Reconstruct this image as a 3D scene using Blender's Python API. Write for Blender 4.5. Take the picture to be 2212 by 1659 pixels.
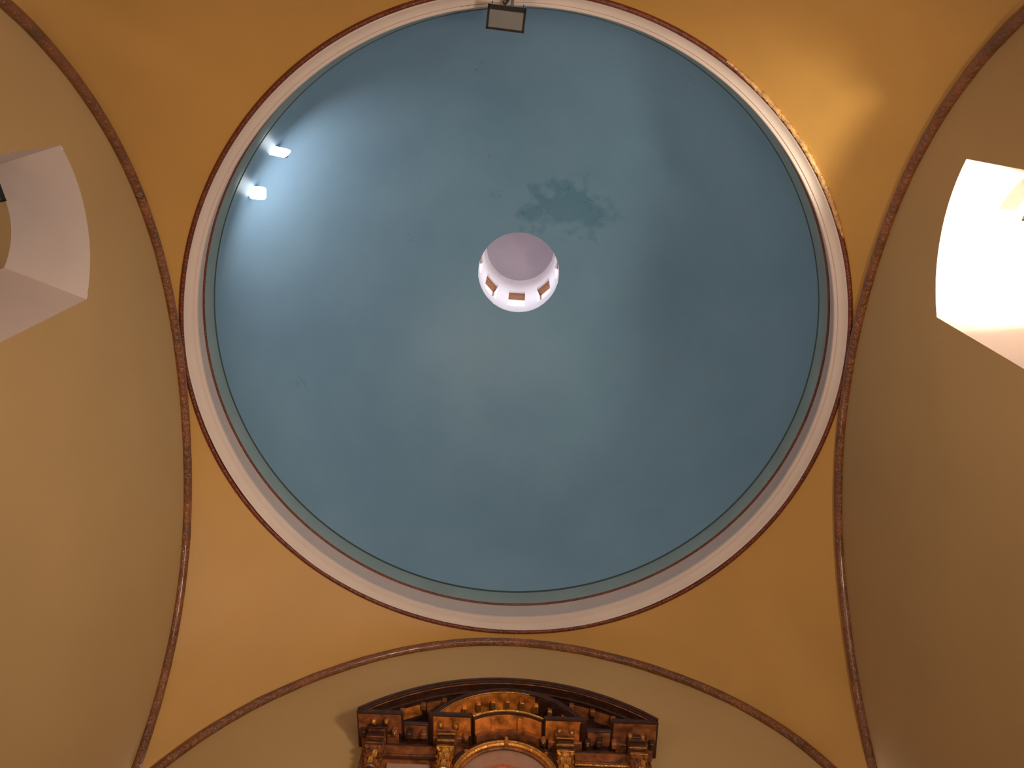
import bpy, math, random
from math import sin, cos, pi, sqrt, atan2, hypot, radians
from mathutils import Vector, Matrix, noise
random.seed(7)
for o in list(bpy.data.objects): bpy.data.objects.remove(o)
scn = bpy.context.scene
COL = scn.collection
S = 4.0            # metres per layout unit (unit = outer radius of the dome ring)
EYE = 1.6          # eye height above the floor
def P(x, y, z): return Vector((x*S, y*S, z*S+EYE))

# ------------------------------------------------------------------ camera
cam_d = bpy.data.cameras.new('camera'); cam = bpy.data.objects.new('camera', cam_d); COL.objects.link(cam)
FPX = 1819.56
cam_d.sensor_fit = 'HORIZONTAL'; cam_d.sensor_width = 36.0; cam_d.lens = 36.0*FPX/2212.0
cam_d.clip_start = .05; cam_d.clip_end = 500
fw = Vector((-0.01821934, 0.34215289, 0.93946764)); up = Vector((-0.01560214, -0.93960649, 0.34190088)); rt = Vector((0.99971227, -0.0084285, 0.02245732))
cam.matrix_world = Matrix(((rt.x, up.x, -fw.x, .0446*S), (rt.y, up.y, -fw.y, -.7799*S), (rt.z, up.z, -fw.z, EYE), (0, 0, 0, 1)))
scn.camera = cam
# ------------------------------------------------------------------ exposure, sky and added fill lights
scn.view_settings.view_transform = 'Standard'; scn.view_settings.look = 'None'
scn.view_settings.exposure = 0.0; scn.view_settings.gamma = 1.0; scn.view_settings.use_curve_mapping = False
wd = bpy.data.worlds.new('world'); scn.world = wd; wd.use_nodes = True
bg = wd.node_tree.nodes['Background']; bg.inputs['Color'].default_value = (.86, .90, 1.0, 1); bg.inputs['Strength'].default_value = 5.2

def area(name, loc, target, size, power, color, spread=180, sy=None):
    l = bpy.data.lights.new(name, 'AREA'); l.energy = power; l.color = color; l.size = size
    if sy: l.shape = 'RECTANGLE'; l.size_y = sy
    l.spread = radians(spread)
    o = bpy.data.objects.new(name, l); COL.objects.link(o); o.location = loc
    o.rotation_euler = (Vector(target)-Vector(loc)).to_track_quat('-Z', 'Y').to_euler()
    return o
WARM = (1.0, .865, .67)
area('right_back_fill', (2.9, -2.6, 4.2), (-2.6, 1.0, 9.5), .7, 203, WARM, 150)  # unseen main fill, added for warm light from the right
area('centre_fill', (0.0, -4.0, 5.1), (0, 1, 12), 1.2, 66, WARM, 110)  # unseen fill, added to lift the dome and front wall
area('left_back_fill', (-2.9, -2.6, 4.2), (2.6, 2.0, 9.8), .7, 24, WARM, 150)  # weak added fill for the right wall, no fixture
area('left_front_fill', (-2.8, 2.4, 4.2), (3.0, -2.6, 10.4), .4, 17, WARM, 120)  # small unseen fill, added for the upper right and its glints
area('right_narrow_fill', (2.6, -2.0, 2.5), (-2.6, 1.6, 9.6), .5, 9, WARM, 45)  # narrow unseen fill, added towards the left side
area('left_narrow_fill', (-2.4, 2.0, 2.5), (2.4, -2.4, 10.0), .5, 11, WARM, 44)  # narrow unseen fill, added to brighten the upper right beside the ring

# ------------------------------------------------------------------ materials
def new_mat(name):
    m = bpy.data.materials.new(name); m.use_nodes = True
    return m, m.node_tree, m.node_tree.nodes['Principled BSDF']
def mat(name, col, rough=.7, var=.06, scale=3.0, bump=.0, bscale=40, metal=0, spec=.5, coat=0, bdist=.02):
    m, nt, b = new_mat(name); N = nt.nodes; L = nt.links
    tc = N.new('ShaderNodeTexCoord'); no = N.new('ShaderNodeTexNoise'); no.inputs['Scale'].default_value = scale; no.inputs['Detail'].default_value = 5
    L.new(tc.outputs['Object'], no.inputs['Vector'])
    r = N.new('ShaderNodeValToRGB'); c = col
    r.color_ramp.elements[0].position = .3; r.color_ramp.elements[1].position = .7
    r.color_ramp.elements[0].color = tuple(max(0, v*(1-var)) for v in c)+(1,)
    r.color_ramp.elements[1].color = tuple(min(1, v*(1+var)) for v in c)+(1,)
    L.new(no.outputs['Fac'], r.inputs['Fac']); L.new(r.outputs['Color'], b.inputs['Base Color'])
    b.inputs['Roughness'].default_value = rough; b.inputs['Metallic'].default_value = metal
    b.inputs['Specular IOR Level'].default_value = spec
    if coat: b.inputs['Coat Weight'].default_value = coat; b.inputs['Coat Roughness'].default_value = .15
    if bump:
        n2 = N.new('ShaderNodeTexNoise'); n2.inputs['Scale'].default_value = bscale; n2.inputs['Detail'].default_value = 4
        bp = N.new('ShaderNodeBump'); bp.inputs['Strength'].default_value = bump; bp.inputs['Distance'].default_value = bdist
        L.new(tc.outputs['Object'], n2.inputs['Vector']); L.new(n2.outputs['Fac'], bp.inputs['Height']); L.new(bp.outputs['Normal'], b.inputs['Normal'])
    return m
OCHRE = mat('ochre_plaster', (.53, .276, .075), .5, .05, .9, .15, 3, spec=.35, bdist=.05)
TAN = mat('tan_plaster', (.485, .305, .139), .65, .04, .7, .1, 3, spec=.15, bdist=.05)
WHITE = mat('white_plaster', (.70, .565, .53), .6, .03, 2, .1, 8, spec=.3)
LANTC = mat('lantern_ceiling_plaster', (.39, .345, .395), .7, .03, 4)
LANT = mat('lantern_plaster', (.80, .74, .76), .7, .03, 4, .1, 10)
RED = mat('red_brown_gloss_paint', (.15, .026, .008), .30, .3, 5, .8, 34, spec=.6)
ROPE = mat('brown_gloss_paint', (.190, .058, .016), .26, .4, 3, 1.0, 22, spec=.7, coat=.4, bdist=.04)
TEAL = mat('grey_teal_paint', (.22, .30, .33), .5, .06, 2, .1, 8)
GROOVE = mat('dark_groove_paint', (.05, .085, .085), .7, .1)
BLACK = mat('black_metal', (.012, .005, .005), .6, .1, spec=.25)
LENS = mat('dusty_lamp_glass', (.075, .055, .044), .35, .1, 8)
WOODFRAME = mat('brown_window_wood', (.32, .14, .06), .5, .2)
LINTEL = mat('dark_window_wood', (.20, .075, .03), .6, .3, 30)
FLOOR = mat('floor_stone', (.14, .11, .08), .5, .2, 1.5)
BROWN = mat('plain_brown', (.22, .09, .04), .7, .3)
# altarpiece
DARKW = mat('dark_varnished_wood', (.050, .018, .012), .35, .35, 12, .2, 40, spec=.5)
REDW = mat('red_brown_marbled_wood', (.25, .080, .028), .38, .7, 9, .2, 40, spec=.5)
GOLD = mat('gilding', (.85, .42, .10), .33, .25, 20, .5, 60, metal=.85)
AMBER = mat('amber_marbled_panel', (.60, .175, .030), .35, .75, 7, .1, 20, spec=.5)
PINKF = mat('pinkish_painted_field', (.42, .23, .16), .5, .1, 10)
SCAR = mat('scarlet_paint', (.55, .13, .05), .5, .2, 20)
YEL = mat('amber_yellow_paint', (.60, .26, .06), .5, .15, 20)
HAIR = mat('dark_brown_paint', (.06, .03, .02), .5, .2, 20)
# dome paint: blue with a damp patch, hairline cracks and rust spots that have a shape of their own
def dome_mat():
    m, nt, b = new_mat('blue_dome_paint'); N = nt.nodes; L = nt.links
    geo = N.new('ShaderNodeNewGeometry')
    def noise_n(sc, det=5, dist=0):
        n = N.new('ShaderNodeTexNoise'); n.inputs['Scale'].default_value = sc; n.inputs['Detail'].default_value = det; n.inputs['Distortion'].default_value = dist
        L.new(geo.outputs['Position'], n.inputs['Vector']); return n.outputs['Fac']
    def mth(op, a, b2=None, c=None):
        n = N.new('ShaderNodeMath'); n.operation = op
        for i, v in enumerate((a, b2, c)):
            if v is None: continue
            if hasattr(v, 'links'): L.new(v, n.inputs[i])
            else: n.inputs[i].default_value = v
        return n.outputs[0]
    def mixc(f, a, b2):
        n = N.new('ShaderNodeMix'); n.data_type = 'RGBA'
        L.new(f, n.inputs[0])
        for i, v in ((6, a), (7, b2)):
            if hasattr(v, 'links'): L.new(v, n.inputs[i])
            else: n.inputs[i].default_value = v+(1,)
        return n.outputs[2]
    def dist_to(p):
        n = N.new('ShaderNodeVectorMath'); n.operation = 'DISTANCE'; L.new(geo.outputs['Position'], n.inputs[0]); n.inputs[1].default_value = P(*p); return n.outputs['Value']
    def ramp(v, lo, hi):
        n = N.new('ShaderNodeMapRange'); n.inputs['From Min'].default_value = lo; n.inputs['From Max'].default_value = hi; L.new(v, n.inputs['Value']); return n.outputs['Result']
    base = mixc(ramp(noise_n(.9), .3, .7), (.185, .315, .450), (.215, .355, .490))
    edge = mth('MULTIPLY', mth('SUBTRACT', noise_n(4.5, 6), .5), 1.1)
    # damp patch: two lobes
    lobe = mth('MINIMUM', mth('ADD', dist_to((.09, -.27, 3.50)), .12), mth('MINIMUM', dist_to((.19, -.30, 3.47)), mth('ADD', dist_to((.285, -.26, 3.46)), .06)))
    pm = ramp(mth('ADD', lobe, edge), .52, .28)
    patch = mth('MULTIPLY', pm, .42)
    c1 = mixc(patch, base, (.045, .165, .27))
    # cracks
    rid = mth('ABSOLUTE', mth('SUBTRACT', noise_n(2.6, 3, .6), .5))
    gate = ramp(noise_n(3.3, 2), .56, .66)
    cr = mth('MULTIPLY', ramp(rid, .012, .0), mth('MULTIPLY', gate, ramp(mth('ADD', lobe, edge), .62, .45)))
    c2 = mixc(mth('MULTIPLY', cr, .55), c1, (.05, .12, .17))
    for cen, rr in (((-.814, .304, 2.989), .17), ((-.097, -.333, 3.469), .13), ((-.434, -.16, 3.416), .08), ((.52, -.76, 2.80), .3)):
        g = ramp(mth('ADD', dist_to(cen), mth('MULTIPLY', edge, .3)), rr, rr*.5)
        k = mth('MULTIPLY', ramp(mth('ABSOLUTE', mth('SUBTRACT', noise_n(7, 3, .8), .5)), .03, .0), g)
        c2 = mixc(mth('MULTIPLY', k, .35), c2, (.05, .11, .14))
    for cen, rr in (((-.128, -.826, 3.051), .022), ((-.118, -.49, 3.392), .018), ((.057, -.197, 3.512), .024)):
        g = ramp(mth('ADD', dist_to(cen), mth('MULTIPLY', mth('SUBTRACT', noise_n(22, 3), .5), .05)), rr+.014, rr-.01)
        c2 = mixc(mth('MULTIPLY', g, .55), c2, (.33, .14, .06))
    g = ramp(dist_to((-.146, -.804, 3.082)), .022, .008); c2 = mixc(mth('MULTIPLY', g, .6), c2, (.04, .07, .08))
    L.new(c2, b.inputs['Base Color'])
    b.inputs['Roughness'].default_value = .45; b.inputs['Specular IOR Level'].default_value = .35
    bp = N.new('ShaderNodeBump'); bp.inputs['Strength'].default_value = .25; bp.inputs['Distance'].default_value = .04
    L.new(noise_n(2.2, 4), bp.inputs['Height']); L.new(bp.outputs['Normal'], b.inputs['Normal'])
    return m
DOME = dome_mat()
def emis(name, col, st):
    m = bpy.data.materials.new(name); m.use_nodes = True; nt = m.node_tree; nt.nodes.remove(nt.nodes['Principled BSDF'])
    e = nt.nodes.new('ShaderNodeEmission'); e.inputs[0].default_value = col+(1,); e.inputs[1].default_value = st
    nt.links.new(e.outputs[0], nt.nodes['Material Output'].inputs[0]); return m
def pane_mat(name, tint):
    m = bpy.data.materials.new(name); m.use_nodes = True; nt = m.node_tree; nt.nodes.remove(nt.nodes['Principled BSDF'])
    t = nt.nodes.new('ShaderNodeBsdfTransparent'); t.inputs[0].default_value = tint+(1,)
    g = nt.nodes.new('ShaderNodeBsdfGlossy'); g.inputs['Roughness'].default_value = .05
    mx = nt.nodes.new('ShaderNodeMixShader'); mx.inputs[0].default_value = .06
    nt.links.new(t.outputs[0], mx.inputs[1]); nt.links.new(g.outputs[0], mx.inputs[2]); nt.links.new(mx.outputs[0], nt.nodes['Material Output'].inputs[0]); return m
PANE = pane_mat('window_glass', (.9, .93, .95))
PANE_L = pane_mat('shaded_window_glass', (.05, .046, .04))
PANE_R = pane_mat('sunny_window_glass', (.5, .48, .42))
LED = emis('lit_led_panel', (.86, .94, 1.0), 9)
LED_R = emis('lit_niche_lamp_glass', (1.0, .93, .78), 40)

# ------------------------------------------------------------------ object helpers
def tag(o, label=None, cat=None, group=None, kind=None):
    if label: o['label'] = label
    if cat: o['category'] = cat
    if group: o['group'] = group
    if kind: o['kind'] = kind
    return o
def empty(name, loc):
    o = bpy.data.objects.new(name, None); COL.objects.link(o); o.location = loc; return o
class MB:
    def __init__(s): s.v = []; s.f = []
    def add(s, vs, fs):
        n = len(s.v); s.v += [tuple(v) for v in vs]; s.f += [tuple(i+n for i in f) for f in fs]; return s
    def box(s, x0, x1, y0, y1, z0, z1):   # layout units
        vs = [P(x, y, z) for z in (z0, z1) for y in (y0, y1) for x in (x0, x1)]
        return s.add(vs, [(0, 2, 3, 1), (4, 5, 7, 6), (0, 1, 5, 4), (2, 6, 7, 3), (0, 4, 6, 2), (1, 3, 7, 5)])
    def grid(s, rows, closed=False):
        n = len(rows[0]); base = len(s.v)
        for r in rows: s.v += [tuple(v) for v in r]
        for i in range(len(rows)-1):
            for j in range(n if closed else n-1):
                k = (j+1) % n
                s.f.append((base+i*n+j, base+i*n+k, base+(i+1)*n+k, base+(i+1)*n+j))
        return s
    def tube(s, pts, r, n=10, cap=True, sx=1.0):   # pts: world points
        rows = []; pts = [Vector(p) for p in pts]
        ref = None
        for i, p in enumerate(pts):
            d = (pts[min(i+1, len(pts)-1)]-pts[max(i-1, 0)]).normalized()
            if ref is None: ref = d.orthogonal().normalized()
            ref = (ref-d*ref.dot(d)).normalized(); q = d.cross(ref)
            rr = r(i) if callable(r) else r
            rows.append([p+(ref*cos(2*pi*k/n)+q*sin(2*pi*k/n)*sx)*rr for k in range(n)])
        b = len(s.v); s.grid(rows, True)
        if cap: s.f.append(tuple(range(b+n-1, b-1, -1))); e = len(s.v)-n; s.f.append(tuple(range(e, e+n)))
        return s
    def rev(s, prof, n=160, cen=(0, 0), rf=None, a0=0, a1=2*pi):
        full = abs(a1-a0-2*pi) < 1e-6
        m = n if full else n+1
        rows = []
        for r, z in prof:
            row = []
            for k in range(m):
                a = a0+(a1-a0)*k/n; q = r*(rf(a) if rf else 1)
                row.append(P(cen[0]+q*cos(a), cen[1]+q*sin(a), z))
            rows.append(row)
        return s.grid(rows, full)
    def build(s, name, m, parent=None, smooth=True, bevel=0, flip=False):
        me = bpy.data.meshes.new(name); off = Vector((0, 0, 0))
        if parent is not None:
            q = parent
            while q is not None: off += q.location; q = q.parent
        vs = [Vector(v)-off for v in s.v]
        org = Vector((0, 0, 0))
        if parent is None:
            mn = [min(v[i] for v in vs) for i in range(3)]; mx = [max(v[i] for v in vs) for i in range(3)]
            org = Vector(((mn[0]+mx[0])/2, (mn[1]+mx[1])/2, mn[2])); vs = [v-org for v in vs]
        me.from_pydata(vs, [], [f[::-1] for f in s.f] if flip else s.f); me.update()
        me.materials.append(m)
        o = bpy.data.objects.new(name, me); COL.objects.link(o); o.location = org
        if parent is not None: o.parent = parent
        if smooth:
            for p in me.polygons: p.use_smooth = True
            me.set_sharp_from_angle(angle=radians(38))
        if bevel:
            b = o.modifiers.new('bevel', 'BEVEL'); b.width = bevel; b.segments = 2; b.limit_method = 'ANGLE'
        return o

# ------------------------------------------------------------------ measured layout (units)
W = 1.005; H0 = 2.404
ARCH = {'L': (1.3406, 1.0612, .0321, [-.0029, .0011, .0028, .0007, -.0101, .0047, .0006]),
        'R': (1.3297, 1.0649, .0334, [.0012, -.0034, .0007, -.0017, .0022, -.0057, .0012]),
        'F': (1.2983, 1.0644, -.0082, [-.0009, .0027, -.0028, .0013, -.0003, .0049, -.0035]),
        'B': (1.3100, 1.0620, .0, [0, 0, 0, 0, 0, 0, 0])}
def arch_r(k, th):
    hs, ra, o, co = ARCH[k]; th = max(-1.4, min(1.4, th))
    return ra+sum(c*cos(i*pi*(th+1.4)/2.8) for i, c in enumerate(co))
_tab = {}
for k in ARCH:
    hs, ra, o, co = ARCH[k]; T = []
    for i in range(801):
        th = -1.5+3*i/800; r = arch_r(k, th); T.append((o+r*sin(th), hs+r*cos(th)))
    _tab[k] = T
def arch_z(k, t):
    T = _tab[k]; lo, hi = 0, len(T)-1
    while hi-lo > 1:
        m = (lo+hi)//2
        if T[m][0] <= t: lo = m
        else: hi = m
    (a, za), (b, zb) = T[lo], T[hi]
    return za+(zb-za)*(t-a)/(b-a)
def wallpt(k, t, z, d=0.0):     # d: distance into the room
    return {'L': P(-W+d, t, z), 'R': P(W-d, t, z), 'F': P(t, W-d, z), 'B': P(t, -W+d, z)}[k]
RC = [.00137, -.00005, .00119, .00054, .00023, -.00078, .00202, -.00089, -.00227]
def ring_f(a):
    return 1+RC[0]+sum(RC[2*k-1]*cos(k*a)+RC[2*k]*sin(k*a) for k in (1, 2, 3, 4))

# ------------------------------------------------------------------ floor and walls
ZF = -EYE/S
o = MB().box(-W-.02, W+.02, -W-.02, W+.02, ZF-.05, ZF).build('floor', FLOOR, smooth=False); tag(o, 'stone floor of the crossing below the dome', 'floor', kind='structure')
WIN = {'L': (-.629, -.276, 1.925, 1.985), 'R': (-.619, -.258, 1.937, 1.990)}   # t0, t1, head corner z, head crown z
WSILL = 1.20
def head_z(k, t):
    t0, t1, zc, zt = WIN[k]; u = (2*t-t0-t1)/(t1-t0)
    h = zt-zc; c = (t1-t0)/2; R = (c*c+h*h)/(2*h)
    return zt-R+sqrt(max(0, R*R-(u*c)**2))
def wall(k, name, label):
    ts = [-W+2*W*i/120 for i in range(121)]
    if k in WIN:
        t0, t1 = WIN[k][:2]; ts = sorted([t for t in ts if abs(t-t0) > .006 and abs(t-t1) > .006]+[t0, t1])
    mb = MB()
    for a, b in zip(ts, ts[1:]):
        za, zb = arch_z(k, a), arch_z(k, b)
        if k in WIN and a >= WIN[k][0]-1e-6 and b <= WIN[k][1]+1e-6:
            segs = [((ZF, ZF), (WSILL, WSILL)), ((head_z(k, a), head_z(k, b)), (za, zb))]
        else: segs = [((ZF, ZF), (za, zb))]
        for (l0, l1), (h0, h1) in segs:
            mb.add([wallpt(k, a, l0), wallpt(k, b, l1), wallpt(k, b, h1), wallpt(k, a, h0)], [(0, 1, 2, 3)])
    o = mb.build(name, TAN, smooth=False, flip=k in 'LF')
    return tag(o, label, 'wall', kind='structure')
wall('L', 'wall_left', 'tan plastered wall under the left arch')
wall('R', 'wall_right', 'tan plastered wall under the right arch')
wall('F', 'wall_front', 'tan plastered wall behind the altarpiece')
wall('B', 'wall_back', 'tan plastered wall behind the viewer')

# ------------------------------------------------------------------ ceiling: pendentives, dome, lantern
ceil_ = empty('ceiling', P(0, 0, H0)); tag(ceil_, 'painted dome on four ochre pendentives with a white lantern', 'dome', kind='structure')
def bound(a):
    c, s = cos(a), sin(a)
    if abs(c) >= abs(s): k = 'R' if c > 0 else 'L'; t = W*s/abs(c); return k, t, W/abs(c)
    k = 'F' if s > 0 else 'B'; t = W*c/abs(s); return k, t, W/abs(s)
for q in range(4):
    mb = MB(); rows = []
    n = 72
    for i in range(n+1):
        a = q*pi/2+pi/2*i/n
        if i == n//2: k, t, rho = bound(a-1e-6)
        else: k, t, rho = bound(a)
        za = arch_z(k, max(-W, min(W, t)))
        # both arches end at the same corner height
        # sphere through the ring and the four corners, eased to the arch line and the ring
        zs = lambda r: 1.327+sqrt(max(0, 2.158-r*r))
        rr = ring_f(a)*.997; ea = za-zs(rho); er = H0+.001-zs(rr); row = []
        wgt = min(1, max(0, (W*1.0-abs(t))/(.12*W))); ea *= wgt
        for j in range(17):
            s_ = j/16; r = rho+(rr-rho)*s_
            row.append(P(r*cos(a), r*sin(a), zs(r)+ea*(1-s_)**2+er*s_*s_))
        rows.append(row)
    mb.grid(rows).build('pendentive', OCHRE, ceil_)
z0d, rhod = 2.5686, .9653
prof = []
a_s = math.asin((2.603-z0d)/rhod); a_e = math.acos(.1711/rhod)
for i in range(41):
    a = a_s+(a_e-a_s)*i/40; prof.append((rhod*cos(a), z0d+rhod*sin(a)))
MB().rev(prof, 192).build('dome_shell', DOME, ceil_)
a_r = [radians(4+9*i) for i in range(9)]
MB().rev([(.999, 2.412), (1.06, 2.412), (1.06, 2.66)]+[(1.04*cos(a), 2.59+1.04*sin(a)) for a in a_r if 1.04*cos(a) > .26]+[(.236, 2.59+1.013)], 64).build('outer_light_seal', TAN, ceil_)  # unseen shell, added to keep sky light from leaking in at the ring
# ring cornice
t1 = empty('trim_1', P(0, 0, H0)); tag(t1, 'white moulded cornice ring with red edges around the blue dome', 'cornice', kind='structure')
MB().rev([(.994+.0072*cos(u), 2.4035+.0072*sin(u)) for u in [2*pi*i/12 for i in range(13)]], 256, rf=ring_f).build('red_moulding', RED, t1)
MB().rev([(.990, 2.402), (.987, 2.4035), (.9845, 2.408), (.981, 2.414), (.976, 2.419), (.970, 2.4225), (.9665, 2.4235), (.9655, 2.427), (.9650, 2.4290), (.961, 2.4295), (.9580, 2.4315), (.9570, 2.4355), (.9570, 2.441), (.9585, 2.445), (.979, 2.535)], 192).build('cove', WHITE, t1)
MB().rev([(.9775+.0042*cos(u), 2.5385+.0042*sin(u)) for u in [2*pi*i/10 for i in range(11)]], 192).build('red_line', RED, t1)
MB().rev([(.980, 2.537), (.9755, 2.545), (.971, 2.56), (.9665, 2.58), (.9655, 2.5945)], 192).build('teal_band', TEAL, t1)
MB().rev([(.9655, 2.5935), (.9690, 2.5940), (.9690, 2.6020), (.9640, 2.603)], 192).build('groove', GROOVE, t1)
GOLDARC = mat('rough_gold_paint', (.62, .33, .12), .34, .4, 9, 1.0, 26, spec=.7, coat=.4, bdist=.04)  # rough gold colour for one stretch of the ring moulding
wp = []
for i in range(121):
    a = radians(-60.5+40*i/120); f_ = ring_f(a); rr_ = f_*(.9955+.0012*noise.noise(Vector((i*.35, 3, 1)))); wp.append(P(rr_*cos(a), rr_*sin(a), 2.4020+.0008*noise.noise(Vector((i*.5, 9, 1)))))
MB().tube(wp, lambda i: S*(.0076*min(1, (i+4)/40, (124-i)/14)**.5+.0014*noise.noise(Vector((i*.8, 0, 2)))), 12).build('gold_moulding_arc', GOLDARC, t1)
lip_patch = MB()
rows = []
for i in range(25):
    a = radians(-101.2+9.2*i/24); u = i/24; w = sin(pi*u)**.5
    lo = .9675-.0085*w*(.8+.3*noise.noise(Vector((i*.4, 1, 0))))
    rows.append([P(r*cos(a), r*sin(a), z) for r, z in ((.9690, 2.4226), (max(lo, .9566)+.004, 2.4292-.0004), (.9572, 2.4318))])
lip_patch.grid(rows).build('brown_patch', BROWN, t1)  # brown patch on the ring lip beside the floodlight
# arch mouldings
TH = {'L': (-1.30, 1.30), 'R': (-1.30, 1.30), 'F': (-1.30, 1.30), 'B': (-1.30, 1.30)}
for i, (k, lab) in enumerate((('L', 'brown painted rope moulding along the left arch'), ('R', 'brown painted rope moulding along the right arch'), ('F', 'brown painted rope moulding along the arch over the altarpiece'), ('B', 'brown painted rope moulding along the arch behind the viewer'))):
    hs, ra, oo, co = ARCH[k]; pts = []
    for j in range(261):
        t = -W+2*W*j/260
        # march along the arch evenly by angle
        th0 = math.asin(max(-1, min(1, (-W-oo)/ra))); th1 = math.asin(min(1, (W-oo)/ra)); th = th0+(th1-th0)*j/260
        r = arch_r(k, th)-.0125+.0012*noise.noise(Vector((j*.11, i*7.3, 0)))
        pts.append(wallpt(k, max(-W+.004, min(W-.004, oo+r*sin(th))), hs+r*cos(th), .006))
    o = MB().tube(pts, lambda q: S*(.0142+.0008*noise.noise(Vector((q*.23, i*3.1, 5)))), 14).build('trim_%d' % (i+2), ROPE)
    tag(o, lab, 'moulding', kind='structure')

# lantern drum
RL, HL, RC_, HC = .1711, 3.5186, .1678, 4.1085
lan = empty('lantern', P(0, 0, HL)); tag(lan, 'white round lantern open above the centre of the dome', 'lantern', kind='structure')
AZ = [radians(93.5+45*i) for i in range(8)]; HWA = radians(12.8); WZ0, WZ1 = 3.615, 3.875
angs = []
for a in AZ:
    angs += [a-HWA, a-HWA/2, a, a+HWA/2, a+HWA]
    angs += [a+HWA+(radians(45)-2*HWA)*j/4 for j in (1, 2, 3)]
mb = MB()
def rl(z): return RL+(RC_-RL)*(z-HL)/(HC-HL)
na = len(angs)
for i in range(na):
    a, b = angs[i], angs[(i+1) % na]+(2*pi if i == na-1 else 0)
    if i == na-1: b = angs[0]+2*pi
    zs = [HL, WZ0, WZ1, HC-.05]
    for j in range(3):
        if j == 1 and i % 8 < 4: continue
        mb.add([P(rl(zs[j])*cos(a), rl(zs[j])*sin(a), zs[j]), P(rl(zs[j])*cos(b), rl(zs[j])*sin(b), zs[j]), P(rl(zs[j+1])*cos(b), rl(zs[j+1])*sin(b), zs[j+1]), P(rl(zs[j+1])*cos(a), rl(zs[j+1])*sin(a), zs[j+1])], [(0, 3, 2, 1)])
mb.build('drum_wall', LANT, lan)
MB().rev([(rl(HC-.05), HC-.05), (RC_-.003, HC-.025), (RC_-.004, HC-.020)], 64).build('drum_cove', LANT, lan)
MB().rev([(RC_-.004, HC-.020), (RC_-.013, HC-.008), (RC_-.03, HC), (.09, HC+.012), (.0, HC+.016)], 64).build('drum_ceiling', LANTC, lan)
RO = .235
for i, a in enumerate(AZ):
    mb = MB()
    def q(r, ang, z): return P(r*cos(ang), r*sin(ang), z)
    for (aa, bb, za, zb) in ((a-HWA, a-HWA, WZ0, WZ1), (a+HWA, a+HWA, WZ0, WZ1)):
        mb.add([q(rl(za), aa, za), q(RO, aa, za), q(RO, aa, zb), q(rl(zb), aa, zb)], [(0, 1, 2, 3)])
    for z in (WZ0, WZ1):
        for j in range(4):
            a0 = a-HWA+HWA*j/2; a1 = a0+HWA/2
            mb.add([q(rl(z), a0, z), q(rl(z), a1, z), q(RO, a1, z), q(RO, a0, z)], [(0, 1, 2, 3)])
    if i in (0, 1, 7, 2, 6):
        nm = {0: 3, 1: 4, 7: 5, 2: 6, 6: 7}[i]
        lab = {0: 'small square lantern window with a brown lintel, nearest the altar', 1: 'small slanting lantern window just left of the altar side one', 7: 'small pale lantern window just right of the altar side one',
               2: 'narrow lantern window seen edge-on at the far left of the lantern', 6: 'narrow lantern window seen edge-on at the far right of the lantern'}[i]
        w = empty('window_%d' % nm, q((RL+RO)/2, a, WZ0)); tag(w, lab, 'window', kind='structure')
        mb.build('reveal', LANT, w, smooth=False)
        fr = MB(); u = Vector((cos(a), sin(a))); v = Vector((-sin(a), cos(a)))
        def bx(r0, r1, s0, s1, z0, z1):
            vs = [P(*(u*r+v*s_), z) for z in (z0, z1) for s_ in (s0, s1) for r in (r0, r1)]
            fr.add(vs, [(0, 2, 3, 1), (4, 5, 7, 6), (0, 1, 5, 4), (2, 6, 7, 3), (0, 4, 6, 2), (1, 3, 7, 5)])
        hw = .2*sin(HWA)
        bx(.197, .203, -hw, -hw+.005, WZ0, WZ1); bx(.197, .203, hw-.005, hw, WZ0, WZ1); bx(.197, .203, -hw, hw, WZ0, WZ0+.006); bx(.197, .203, -hw, hw, WZ1-.006, WZ1)
        fr.build('window_frame', WOODFRAME, w, smooth=False)
        ln = MB(); 
        fr = ln; bx(.176, .2, -hw*.86, hw*.86, WZ1-.035, WZ1-.001)
        ln.build('lintel', LINTEL, w, smooth=False)
        pn = MB(); fr = pn; bx(.1995, .2005, -hw, hw, WZ0, WZ1); pn.build('pane', PANE, w, smooth=False)
    else: mb.build('window_reveal', LANT, lan, smooth=False)

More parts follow.
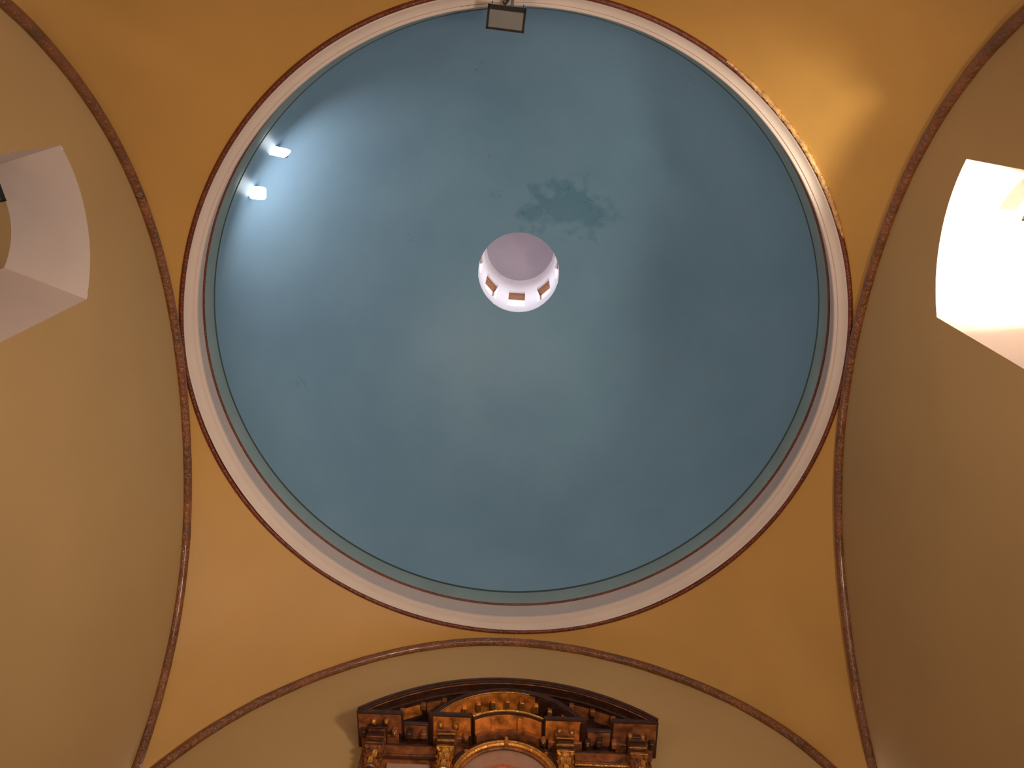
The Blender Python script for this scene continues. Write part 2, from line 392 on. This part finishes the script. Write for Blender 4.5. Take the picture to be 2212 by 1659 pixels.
# ------------------------------------------------------------------ wall niches with windows
def niche(k, name, label, pane, depth, inner):
    sg = -1 if k == 'L' else 1
    t0, t1, zc, zt = WIN[k]; i0, i1, dz = inner
    root = empty(name, wallpt(k, (t0+t1)/2, WSILL)); tag(root, label, 'window', kind='structure')
    n = 24
    def outl(f):           # outline at depth fraction f
        a0 = t0+(i0-t0)*f; a1 = t1+(i1-t1)*f; X = sg*(W+depth*f); out = []
        for j in range(n+1):
            u = j/n; t = t0+(t1-t0)*u
            out.append(P(X, a0+(a1-a0)*u, head_z(k, t)-dz*f))
        return out, P(X, a1, WSILL+.12*f), P(X, a0, WSILL+.12*f)
    O = [outl(f) for f in (0, .34, .67, 1)]
    MB().grid([[o[0][j] for o in O] for j in range(n+1)]).build('head_soffit', WHITE, root, flip=(k == 'R'))
    MB().grid([[o[0][n] for o in O], [o[1] for o in O]]).build('jamb', WHITE, root, flip=(k == 'R'))
    MB().grid([[o[2] for o in O], [o[0][0] for o in O]]).build('jamb', WHITE, root, flip=(k == 'R'))
    MB().grid([[o[1] for o in O], [o[2] for o in O]]).build('sill', WHITE, root, flip=(k == 'R'))
    # outer opening: straight wall passage, wooden frame and glass
    a0, a1 = i0, i1; X0, X1 = W+depth, W+depth+.06
    top = zc-dz-.005
    mb = MB()
    last = O[-1]
    back = [P(sg*X1, a0+(a1-a0)*j/n, head_z(k, t0+(t1-t0)*j/n)-dz) for j in range(n+1)]
    loop = last[0]+[last[1], last[2]]; loopb = back+[P(sg*X1, a1, WSILL+.12), P(sg*X1, a0, WSILL+.12)]
    mb.grid([loop, loopb], True); mb.build('outer_reveal', TAN, root, smooth=False)
    f = MB()
    w = .012
    zt2 = zt-dz
    for (p, q_) in ((a0, a0+w), (a1-w, a1), ((a0+a1)/2-w/2, (a0+a1)/2+w/2)):
        f.box(min(sg*(X1-.02), sg*X1), max(sg*(X1-.02), sg*X1), p, q_, WSILL+.12, zt2-.01)
    for z in (WSILL+.12, WSILL+.35, WSILL+.58):
        f.box(min(sg*(X1-.018), sg*(X1-.002)), max(sg*(X1-.018), sg*(X1-.002)), a0, a1, z, z+w)
    f.build('window_frame', WOODFRAME, root, smooth=False)
    g = MB(); g.add([P(sg*(X1-.01), a0, WSILL+.12), P(sg*(X1-.01), a1, WSILL+.12), P(sg*(X1-.01), a1, zt2+.01), P(sg*(X1-.01), a0, zt2+.01)], [(0, 1, 2, 3)])
    g.build('pane', pane, root, smooth=False)
    return root
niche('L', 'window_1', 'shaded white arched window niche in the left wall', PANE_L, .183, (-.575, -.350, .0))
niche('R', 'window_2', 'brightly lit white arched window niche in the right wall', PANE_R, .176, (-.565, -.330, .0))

# ------------------------------------------------------------------ floodlights
def floodlight(root, cen, face, upv, w, h, lens_mat, lit=False, depth=.09):
    n = Vector(face).normalized(); u = Vector(upv); u = (u-n*u.dot(n)).normalized(); r = u.cross(n)
    c = P(*cen)
    def bx(mb, a0, a1, b0, b1, c0, c1):
        vs = [c+r*a+u*b+n*d for d in (c0, c1) for b in (b0, b1) for a in (a0, a1)]
        mb.add(vs, [(0, 2, 3, 1), (4, 5, 7, 6), (0, 1, 5, 4), (2, 6, 7, 3), (0, 4, 6, 2), (1, 3, 7, 5)])
    hb = MB(); e = .020*w/.4
    bx(hb, -w/2, w/2, -h/2, h/2, -depth, -.02); hb.build('housing', BLACK, root, bevel=.006)
    fr = MB(); t = .058*w
    bx(fr, -w/2, w/2, h/2-t*2.1, h/2, -.02, 0); bx(fr, -w/2, w/2, -h/2, -h/2+t, -.02, 0); bx(fr, -w/2, -w/2+t, -h/2, h/2, -.02, .0); bx(fr, w/2-t, w/2, -h/2, h/2, -.02, .0)
    fr.build('lamp_frame', BLACK, root, smooth=False)
    ln = MB(); bx(ln, -w/2+t, w/2-t, -h/2+t, h/2-t*2.1, -.019, -.009); ln.build('lamp_glass', lens_mat, root, smooth=False)
    fi = MB()
    for i in range(7):
        a = -w*.4+w*.8*i/6; bx(fi, a-.004, a+.004, -h*.4, h*.4, -depth-.03, -depth)
    fi.build('cooling_fins', BLACK, root, smooth=False)
    return c, n, u, r, bx
# dome ring floodlight (unlit, seen from below)
cpos = P(.0446, -.7799, 0)
f1 = empty('floodlight', P(-.0265, -.962, 2.415)); tag(f1, 'unlit black floodlight with brown glass hanging at the dome ring', 'floodlight', 'floodlights in the church')
face = (cpos-P(-.0245, -.912, 2.40)).normalized()+Vector((.0, .0, -.2))
c, n, u, r, bx = floodlight(f1, (-.0245, -.921, 2.345), face, (rt*.11+up), .395, .238, LENS)
br = MB()
bx(br, .03, .062, .10, .30, -.07, -.04); bx(br, -.04, -.02, .15, .27, -.06, -.045); bx(br, -.04, .062, .25, .275, -.075, -.035)
br.build('bracket', DARKW, f1, smooth=False)
for a in (-.155, .165):
    kn = MB(); kn.tube([c+r*a+u*.13-n*.03, c+r*a+u*.150-n*.03], .005, 8); kn.build('screw', BLACK, f1)
wt = MB(); wt.tube([c+r*.05+u*.26-n*.05, P(-.03, -.957, 2.425)+Vector((0, -.02, 0)), P(-.03, -.965, 2.42)], .02, 8); wt.build('mounting_arm', DARKW, f1)
# niche floodlights
def niche_light(k, cen, lens, label, target):
    f = empty('floodlight', P(*cen)); tag(f, label, 'floodlight', 'floodlights in the church')
    c, n, u, r, bx = floodlight(f, cen, Vector(target)-P(*cen), (0, 0, 1), .30, .155, lens)
    b = MB(); sg = -1 if cen[0] < 0 else 1
    b.tube([c-n*.10, c-n*.2, P(cen[0]+sg*.03, cen[1], WSILL+.12), ], .014, 8); b.build('bracket', BLACK, f)
    return c, n
cL, nL = niche_light('L', (-1.145, -.545, 1.868), LENS, 'unlit black floodlight inside the left window niche', P(-.3, -.7, .6))
cR, nR = niche_light('R', (1.143, -.528, 1.868), LENS, 'pinkish grey floodlight inside the glaring right window niche', P(.3, -.7, .6))
a = area('niche_fill', P(1.150, -.475, 1.60), P(1.172, -.455, 2.0), .25, 88, (1.0, .98, .72), 104)  # unseen light added to brighten the right niche
# two lit lamps standing off the dome surface
for (hx, hy, hz), lab, (w, h), tw in (((-.765, -.548, 2.783), 'upper lit lamp glowing on the left side of the dome', (.245, .120), .16), ((-.845, -.418, 2.778), 'lower lit lamp glowing on the left side of the dome', (.215, .165), .0)):
    hit = P(hx, hy, hz); d = (cpos-hit).normalized(); pos = hit+d*.20
    L_ = empty('dome_lamp', hit); tag(L_, lab, 'lamp', 'lit lamps on the dome')
    n = d; u = (rt*tw+up).normalized(); u = (u-n*u.dot(n)).normalized(); r = u.cross(n)
    hs_ = MB()
    rows = []
    for dd, sc in ((-.07, .3), (-.06, .85), (-.005, .97)):
        row = []
        for q in range(32):
            aa = 2*pi*q/32; e = 2/4.5; ca, sa = cos(aa), sin(aa)
            X = math.copysign(abs(ca)**e, ca)*w/2*sc; Y = math.copysign(abs(sa)**e, sa)*h/2*sc
            row.append(pos+r*X+u*Y+n*dd)
        rows.append(row)
    hs_.grid(rows, True); hs_.build('housing', BLACK, L_)
    em = MB(); rows = []
    for dd, sc in ((-.01, .9), (-.004, .99), (0, .97)):
        row = []
        for q in range(32):
            aa = 2*pi*q/32; e = 2/4.5; ca, sa = cos(aa), sin(aa)
            X = math.copysign(abs(ca)**e, ca)*w/2*sc+(Y if 0 else 0); Y = math.copysign(abs(sa)**e, sa)*h/2*sc
            X += Y*(.55 if tw else 0)
            row.append(pos+r*X+u*Y+n*dd)
        rows.append(row)
    em.grid(rows, True); b_ = len(em.v)-32; em.f.append(tuple(range(b_, b_+32))); em.build('lit_diffuser', LED, L_)
    area('dome_glow_fill', pos+(P(0, 0, 2.57)-pos).normalized()*.75, P(hx*.93, hy*.72, hz+.22), .5, 10.5, (1.0, .92, .88), 160)  # unseen light hovering inside the dome, added to make the glow
    st = MB(); st.tube([pos-n*.07, hit+d*.02], .012, 8); st.build('stem', BLACK, L_)

# ------------------------------------------------------------------ altarpiece
alt = empty('altarpiece', P(0, .94, ZF)); tag(alt, 'dark red-brown and gilt altarpiece top with curved pediment on the front wall', 'altarpiece')
TILT = .0215
def A(x, y, z): return P(x, y, z-TILT*x)
def abox(mb, x0, x1, y0, y1, z0, z1):
    vs = [A(x, y, z) for z in (z0, z1) for y in (y0, y1) for x in (x0, x1)]
    return mb.add(vs, [(0, 2, 3, 1), (4, 5, 7, 6), (0, 1, 5, 4), (2, 6, 7, 3), (0, 4, 6, 2), (1, 3, 7, 5)])
def aslab(cx, cz, r0, r1, a0, a1, y0, y1, n=48):
    mb = MB(); rows = []
    for i in range(n+1):
        a = a0+(a1-a0)*i/n
        rows.append([A(cx+r*sin(a), y, cz+r*cos(a)) for r, y in ((r0, y0), (r1, y0), (r1, y1), (r0, y1))])
    mb.grid(rows, True); mb.f.append((3, 2, 1, 0)); b = n*4; mb.f.append((b, b+1, b+2, b+3)); return mb
def arib(cx, cz, r, a0, a1, y, rad, n=60, seg=8):
    return MB().tube([A(cx+r*sin(a0+(a1-a0)*i/n), y, cz+r*cos(a0+(a1-a0)*i/n)) for i in range(n+1)], rad*S, seg)
WALLY = 1.003; FR = .880
oc, oz, oR = .0025, 1.356, .672; oa = math.asin(.4175/.672)
aslab(oc, oz, .656, .672, -oa, oa, FR, WALLY).build('outer_pediment', DARKW, alt)
arib(oc, oz, .669, -oa, oa, FR-.001, .0042).build('pediment_moulding', DARKW, alt)
arib(oc, oz, .660, -oa, oa, FR+.000, .0028).build('pediment_moulding', DARKW, alt)
arib(oc, oz, .6545, -oa*.97, oa*.97, FR+.003, .0014).build('pediment_moulding', REDW, alt)
arib(oc, oz, .6535, -oa*.95, oa*.95, FR+.030, .0035).build('pediment_moulding', DARKW, alt)
for i in range(13):
    a = -oa*.86+oa*1.72*i/12
    if abs(a) < oa*.3: continue
    c = Vector((oc+.649*sin(a), oz+.649*cos(a)))
    mb = MB(); abox(mb, c.x-.007, c.x+.007, FR+.042, FR+.060, c.y-.006, c.y+.008)
    mb.build('pediment_block', REDW, alt, bevel=.006)
for s_ in (-1, 1):     # marbled inset panels on the underside near the two ends
    for k in range(3):
        a = s_*(oa*(.82-.17*k)); da = .045
        aslab(oc, oz, .6545, .657, a-da, a+da, FR+.048, FR+.085, 6).build('soffit_panel', AMBER if s_ < 0 and k == 1 else REDW, alt, smooth=False)
ic, iR = .003, .2526; iz = 1.990-iR; ia = math.asin(.2175/iR)
aslab(ic, iz, .241, .2526, -ia, ia, FR+.004, WALLY).build('inner_pediment', DARKW, alt)
aslab(ic, iz, .2385, .2408, -ia*.98, ia*.32, FR+.010, WALLY).build('amber_soffit', AMBER, alt)
aslab(ic, iz, .2385, .2408, ia*.32, ia*.98, FR+.010, WALLY).build('shaded_soffit', DARKW, alt)  # right part in dark wood, its shade put into the colour
arib(ic, iz, .2505, -ia, ia, FR+.004, .0034).build('pediment_moulding', DARKW, alt)
arib(ic, iz, .2400, -ia*.98, ia*.25, FR+.006, .0014).build('gilt_line', GOLD, alt)
for i, dx in enumerate((-.172, -.128, -.086, -.042, .002, .046, .090, .131, .171)):
    th = math.asin((dx-ic)/iR); zc_ = iz+.2365*cos(th); xc = ic+.2365*sin(th)
    mb = MB(); abox(mb, xc-.0058, xc+.0058, FR+.028, FR+.050, zc_-.010, zc_+.008)
    d = mb.build('dentil', AMBER if dx < .12 else REDW, alt, bevel=.008)
    mb = MB(); abox(mb, xc-.0064, xc+.0064, FR+.028, FR+.052, zc_-.013, zc_-.010)
    mb.build('dentil_cap', GOLD, d, bevel=.004)
aslab(ic, iz-.010, .215, .226, -ia*.93, ia*.93, FR+.070, WALLY).build('inner_soffit_step', DARKW, alt)
arib(ic, iz-.010, .2155, -ia*.9, ia*.9, FR+.068, .003).build('pediment_moulding', REDW, alt)
# cornice with four breaks forward
ZC = 1.868
blocks = [(-.416, -.287, REDW, REDW), (-.215, -.093, AMBER, AMBER), (.105, .223, AMBER, AMBER), (.292, .419, REDW, REDW)]
for (x0, x1, m_in, m2) in blocks:
    mb = MB(); abox(mb, x0, x1, FR, WALLY, ZC, ZC+.014)
    b = mb.build('cornice_block', DARKW, alt, bevel=.008)
    mb = MB(); abox(mb, x0+.005, x1-.005, FR+.006, FR+.068, ZC-.0015, ZC+.001)
    mb.build('soffit_panel', m2 if m_in is REDW else m_in, b, smooth=False)
    mb = MB(); abox(mb, x0+.012, x1-.012, FR+.068, WALLY, ZC-.012, ZC)
    mb.build('bed_moulding', REDW, b, bevel=.01)
    mb = MB(); mb.tube([A(x0, FR, ZC+.002), A(x1, FR, ZC+.002)], .008, 6); mb.build('edge_moulding', DARKW, b)
for (x0, x1) in ((-.287, -.215), (.223, .292)):
    mb = MB(); abox(mb, x0, x1, FR+.035, WALLY, ZC, ZC+.012)
    b = mb.build('cornice_recess', DARKW, alt, bevel=.006)
    mb = MB(); abox(mb, x0+.004, x1-.004, FR+.040, FR+.085, ZC-.0015, ZC+.001); mb.build('soffit_panel', REDW, b, smooth=False)
# centre arched cornice
cc, cR = .006, .189; cz = ZC+.030-cR; ca = math.asin(.099/cR)
aslab(cc, cz, cR-.010, cR, -ca, ca, FR, WALLY).build('centre_cornice', DARKW, alt)
arib(cc, cz, cR-.004, -ca, ca, FR-.001, .003).build('gilt_line', GOLD, alt)
aslab(cc, cz, cR-.0125, cR-.0098, -ca*.98, ca*.98, FR+.008, FR+.055).build('amber_soffit', AMBER, alt)
aslab(cc, cz, cR-.022, cR-.0098, -ca*.98, ca*.98, FR+.055, WALLY).build('bed_moulding', REDW, alt)
for xx, sl in ((-.036, -.001), (.038, -.005)):
    mb = MB(); abox(mb, xx-.006, xx+.006, FR+.012, FR+.066, ZC+.008, ZC+.030)
    mb.build('console', AMBER, alt, bevel=.008)
# hanging ornaments under the cornice
for i, (xx, yy) in enumerate([(-.366, .901), (-.331, .900), (-.180, .904), (-.138, .908), (.148, .911), (.182, .914), (.342, .918), (.377, .922)]):
    mb = MB(); abox(mb, xx-.007, xx+.007, yy-.006, yy+.012, ZC-.012, ZC)
    o = mb.build('soffit_bracket', REDW, alt, bevel=.01)
    mb = MB(); mb.rev([(.0005, ZC-.018), (.004, ZC-.0165), (.0055, ZC-.013), (.004, ZC-.010), (.0005, ZC-.009)], 10, (xx, yy)); mb.v = [tuple(Vector(v)-Vector((0, 0, TILT*xx*S))) for v in mb.v]
    mb.build('gilt_drop', GOLD, o)
for i, (xx, yy) in enumerate([(-.308, .929), (-.268, .936), (-.228, .934), (-.110, .939), (.104, .942), (.226, .944), (.258, .940), (.300, .943), (-.398, .935), (.402, .940)]):
    mb = MB(); abox(mb, xx-.008, xx+.008, yy-.006, yy+.014, ZC-.022, ZC-.001)
    o = mb.build('soffit_bracket', DARKW if i in (1, 5, 6, 8, 9) else REDW, alt, bevel=.014)
    if i in (0, 3, 4, 5):
        mb = MB(); mb.rev([(.0005, ZC-.026), (.0035, ZC-.0245), (.0035, ZC-.021), (.0005, ZC-.020)], 10, (xx, yy)); mb.v = [tuple(Vector(v)-Vector((0, 0, TILT*xx*S))) for v in mb.v]; mb.build('gilt_drop', GOLD, o)
# frieze wall, bands, columns
mb = MB(); abox(mb, -.400, .400, .985, WALLY, 1.0, ZC); mb.build('back_panel', REDW, alt, smooth=False)
for (x0, x1) in ((-.335, -.190), (.190, .340)):
    for z, r_, m_ in ((1.846, .0050, DARKW), (1.838, .0030, REDW), (1.812, .0045, DARKW), (1.803, .0028, GOLD if x0 > 0 else DARKW)):
        mb = MB(); mb.tube([A(x0, .972, z), A(x1, .972, z)], r_*S, 8); mb.build('band_moulding', m_, alt)
    mb = MB(); abox(mb, x0, x1, .968, .986, 1.806, 1.842); mb.build('frieze_panel', REDW, alt, smooth=False)
    mb = MB(); abox(mb, x0+.012, x1-.012, .978, .986, 1.30, 1.790); mb.build('side_panel', PINKF, alt, bevel=.01)
def column(xc, gilt):
    col = empty('column', Vector((0, 0, 0))); 
    base = A(xc, .945, 1.0); col.location = base-alt.location; col.parent = alt
    def put(mb, n, m_, bv=0, sm=True):
        off = Vector(base)
        mb.v = [tuple(Vector(v)) for v in mb.v]
        return mb.build(n, m_, col, smooth=sm, bevel=bv)
    y = .945
    lay = [(.0265, 1.853, 1.868, DARKW if not gilt else REDW), (.0235, 1.843, 1.853, REDW), (.0205, 1.826, 1.843, DARKW), (.0235, 1.818, 1.826, REDW), (.0185, 1.806, 1.818, DARKW), (.0225, 1.796, 1.806, REDW)]
    for i, (h, z0, z1, m_) in enumerate(lay):
        mb = MB(); abox(mb, xc-h, xc+h, y-h, y+.04, z0, z1); put(mb, 'impost', m_, .006)
    for h, z in ((.0240, 1.8425), (.0238, 1.818), (.0235, 1.7960)):
        mb = MB(); mb.tube([A(xc-h, y-h, z), A(xc+h, y-h, z)], .0017*S*(1.3 if gilt else 1), 6); put(mb, 'gilt_line', GOLD if (gilt or z < 1.84) and xc > -.3 else DARKW)
    # capital: bell with two rows of curling leaves
    def R_(prof, n=20):
        mb = MB(); mb.rev(prof, n, (xc, y)); mb.v = [tuple(Vector(v)-Vector((0, 0, TILT*xc*S))) for v in mb.v]; return mb
    put(R_([(.0225, 1.796), (.020, 1.786), (.0165, 1.77), (.0155, 1.75), (.017, 1.735), (.0185, 1.730), (.0155, 1.726)]), 'capital', GOLD if gilt else REDW)
    for row, (zb, hh, rr) in enumerate(((1.737, .026, .0175), (1.757, .030, .0185))):
        for k in range(8):
            a = 2*pi*(k+.5*row)/8; mb = MB(); rows = []
            for i in range(7):
                t = i/6; wv = .0072*(1-.55*t**2)*(1+.15*sin(6*pi*t)); out = rr+.010*t**3; zz = zb+hh*t-(.012*max(0, t-.75)*4)*t
                rows.append([A(xc+out*cos(a)-s2*wv*sin(a), y+out*sin(a)+s2*wv*cos(a), zz-.001*abs(s2)) for s2 in (-1, 0, 1)])
            rows2 = [[Vector(v)+Vector((-cos(a), -sin(a), 0))*.008 for v in r] for r in rows]
            mb.grid(rows); mb.grid(rows2); put(mb, 'capital_leaf', GOLD if gilt or k % 3 == 0 else REDW)
    for s2 in (-1, 1):
        mb = MB(); mb.tube([A(xc+s2*(.017+.006*(1-j/16)*cos(j*.8)), y-.022, 1.788+.006*(1-j/16)*sin(j*.8)) for j in range(17)], .006, 6); put(mb, 'volute', GOLD if gilt else REDW)
    put(R_([(.0150, 1.728), (.0175, 1.722), (.0150, 1.716), (.0150, 1.70), (.0175, 1.45), (.0180, 1.15), (.021, 1.13), (.021, 1.12), (.0235, 1.115), (.0235, 1.10)]), 'shaft', DARKW)
    mb = MB(); abox(mb, xc-.027, xc+.027, y-.027, y+.04, 1.0, 1.10); put(mb, 'plinth', REDW, .01)
for xc, g in ((-.357, False), (-.162, True), (.163, True), (.360, False)): column(xc, g)
mb = MB(); abox(mb, -.42, .42, .86, WALLY, .90, 1.0); mb.build('ledge', DARKW, alt, bevel=.02)
mb = MB(); abox(mb, -.40, .40, .89, WALLY, ZF, .90); mb.build('lower_body', REDW, alt, bevel=.02)
# round painting in a gilt frame
TX, TZ = .002, 1.712
def ang_circle(r, y, n=72): return [A(TX+r*cos(2*pi*i/n), y, TZ+r*sin(2*pi*i/n)) for i in range(n+1)]
MB().tube(ang_circle(.153, .962), .010*S, 12).build('round_frame', DARKW, alt)
MB().tube(ang_circle(.1385, .956), .0065*S, 12).build('round_frame', GOLD, alt)
MB().tube(ang_circle(.1440, .950), .0022*S, 8).build('gilt_line', GOLD, alt)
MB().tube(ang_circle(.1300, .962), .0045*S, 10).build('round_frame', REDW, alt)
def disc(cx, cz, rf, y0, y1, n=90):
    mb = MB(); f = [A(cx+rf(2*pi*i/n)*cos(2*pi*i/n), y0, cz+rf(2*pi*i/n)*sin(2*pi*i/n)) for i in range(n)]; b = [A(cx+rf(2*pi*i/n)*cos(2*pi*i/n), y1, cz+rf(2*pi*i/n)*sin(2*pi*i/n)) for i in range(n)]
    mb.grid([f, b], True); mb.f.append(tuple(range(n))); return mb
pt = disc(TX, TZ, lambda a: .133, .970, .985).build('painting', PINKF, alt, smooth=False)
disc(TX-.004, TZ-.012, lambda a: .089+.006*abs(sin(4.5*a+.6))+.003*sin(3*a), .9685, .9705, 144).build('scarlet_cloud', SCAR, pt, smooth=False)
disc(TX-.004, TZ-.014, lambda a: .077+.004*abs(sin(4.5*a+.6)), .9675, .969, 144).build('amber_glow', YEL, pt, smooth=False)
disc(TX-.004, TZ+.006, lambda a: .030+.003*sin(2*a+.5), .966, .968).build('dark_hair', HAIR, pt, smooth=False)
mb = MB(); abox(mb, TX-.005, TX+.005, .940, .965, TZ+.128, TZ+.152); mb.build('frame_clasp', AMBER, alt, bevel=.01)
for a in (radians(137), radians(43)):
    c = A(TX+.150*cos(a), .950, TZ+.150*sin(a)); mb = MB(); n = 10
    ring = [c+Vector((sin(2*pi*i/n), -.2, cos(2*pi*i/n)))*(.028 if i % 2 == 0 else .012) for i in range(n)]
    mb.add(ring+[c+Vector((0, -.03, 0)), c+Vector((0, .02, 0))], [(i, (i+1) % n, n) for i in range(n)]+[((i+1) % n, i, n+1) for i in range(n)])
    mb.build('gilt_star', GOLD, alt, smooth=False)
# side altar arch whose white edge enters the lower right corner
sa = empty('side_niche_frame', P(W, .60, .9)); tag(sa, 'white edged dark arched frame on the right wall, lower right corner', 'frame')
pts = []
for i in range(41):
    a = pi*i/40; pts.append(wallpt('R', .62-.235*cos(a), 1.115+.205*sin(a), .006))
pts = [wallpt('R', .385, .5, .006)]+pts+[wallpt('R', .855, .5, .006)]
MB().tube(pts, .038, 10).build('white_edge', WHITE, sa)
mb = MB(); inner = [wallpt('R', .62-.228*cos(pi*i/40), 1.115+.198*sin(pi*i/40), .004) for i in range(41)]+[wallpt('R', .848, .5, .004), wallpt('R', .392, .5, .004)]
outer_ = [v+Vector((.012, 0, 0)) for v in inner]
mb.grid([inner, outer_], True); mb.f.append(tuple(range(len(inner)))); mb.build('dark_panel', DARKW, sa, smooth=False)
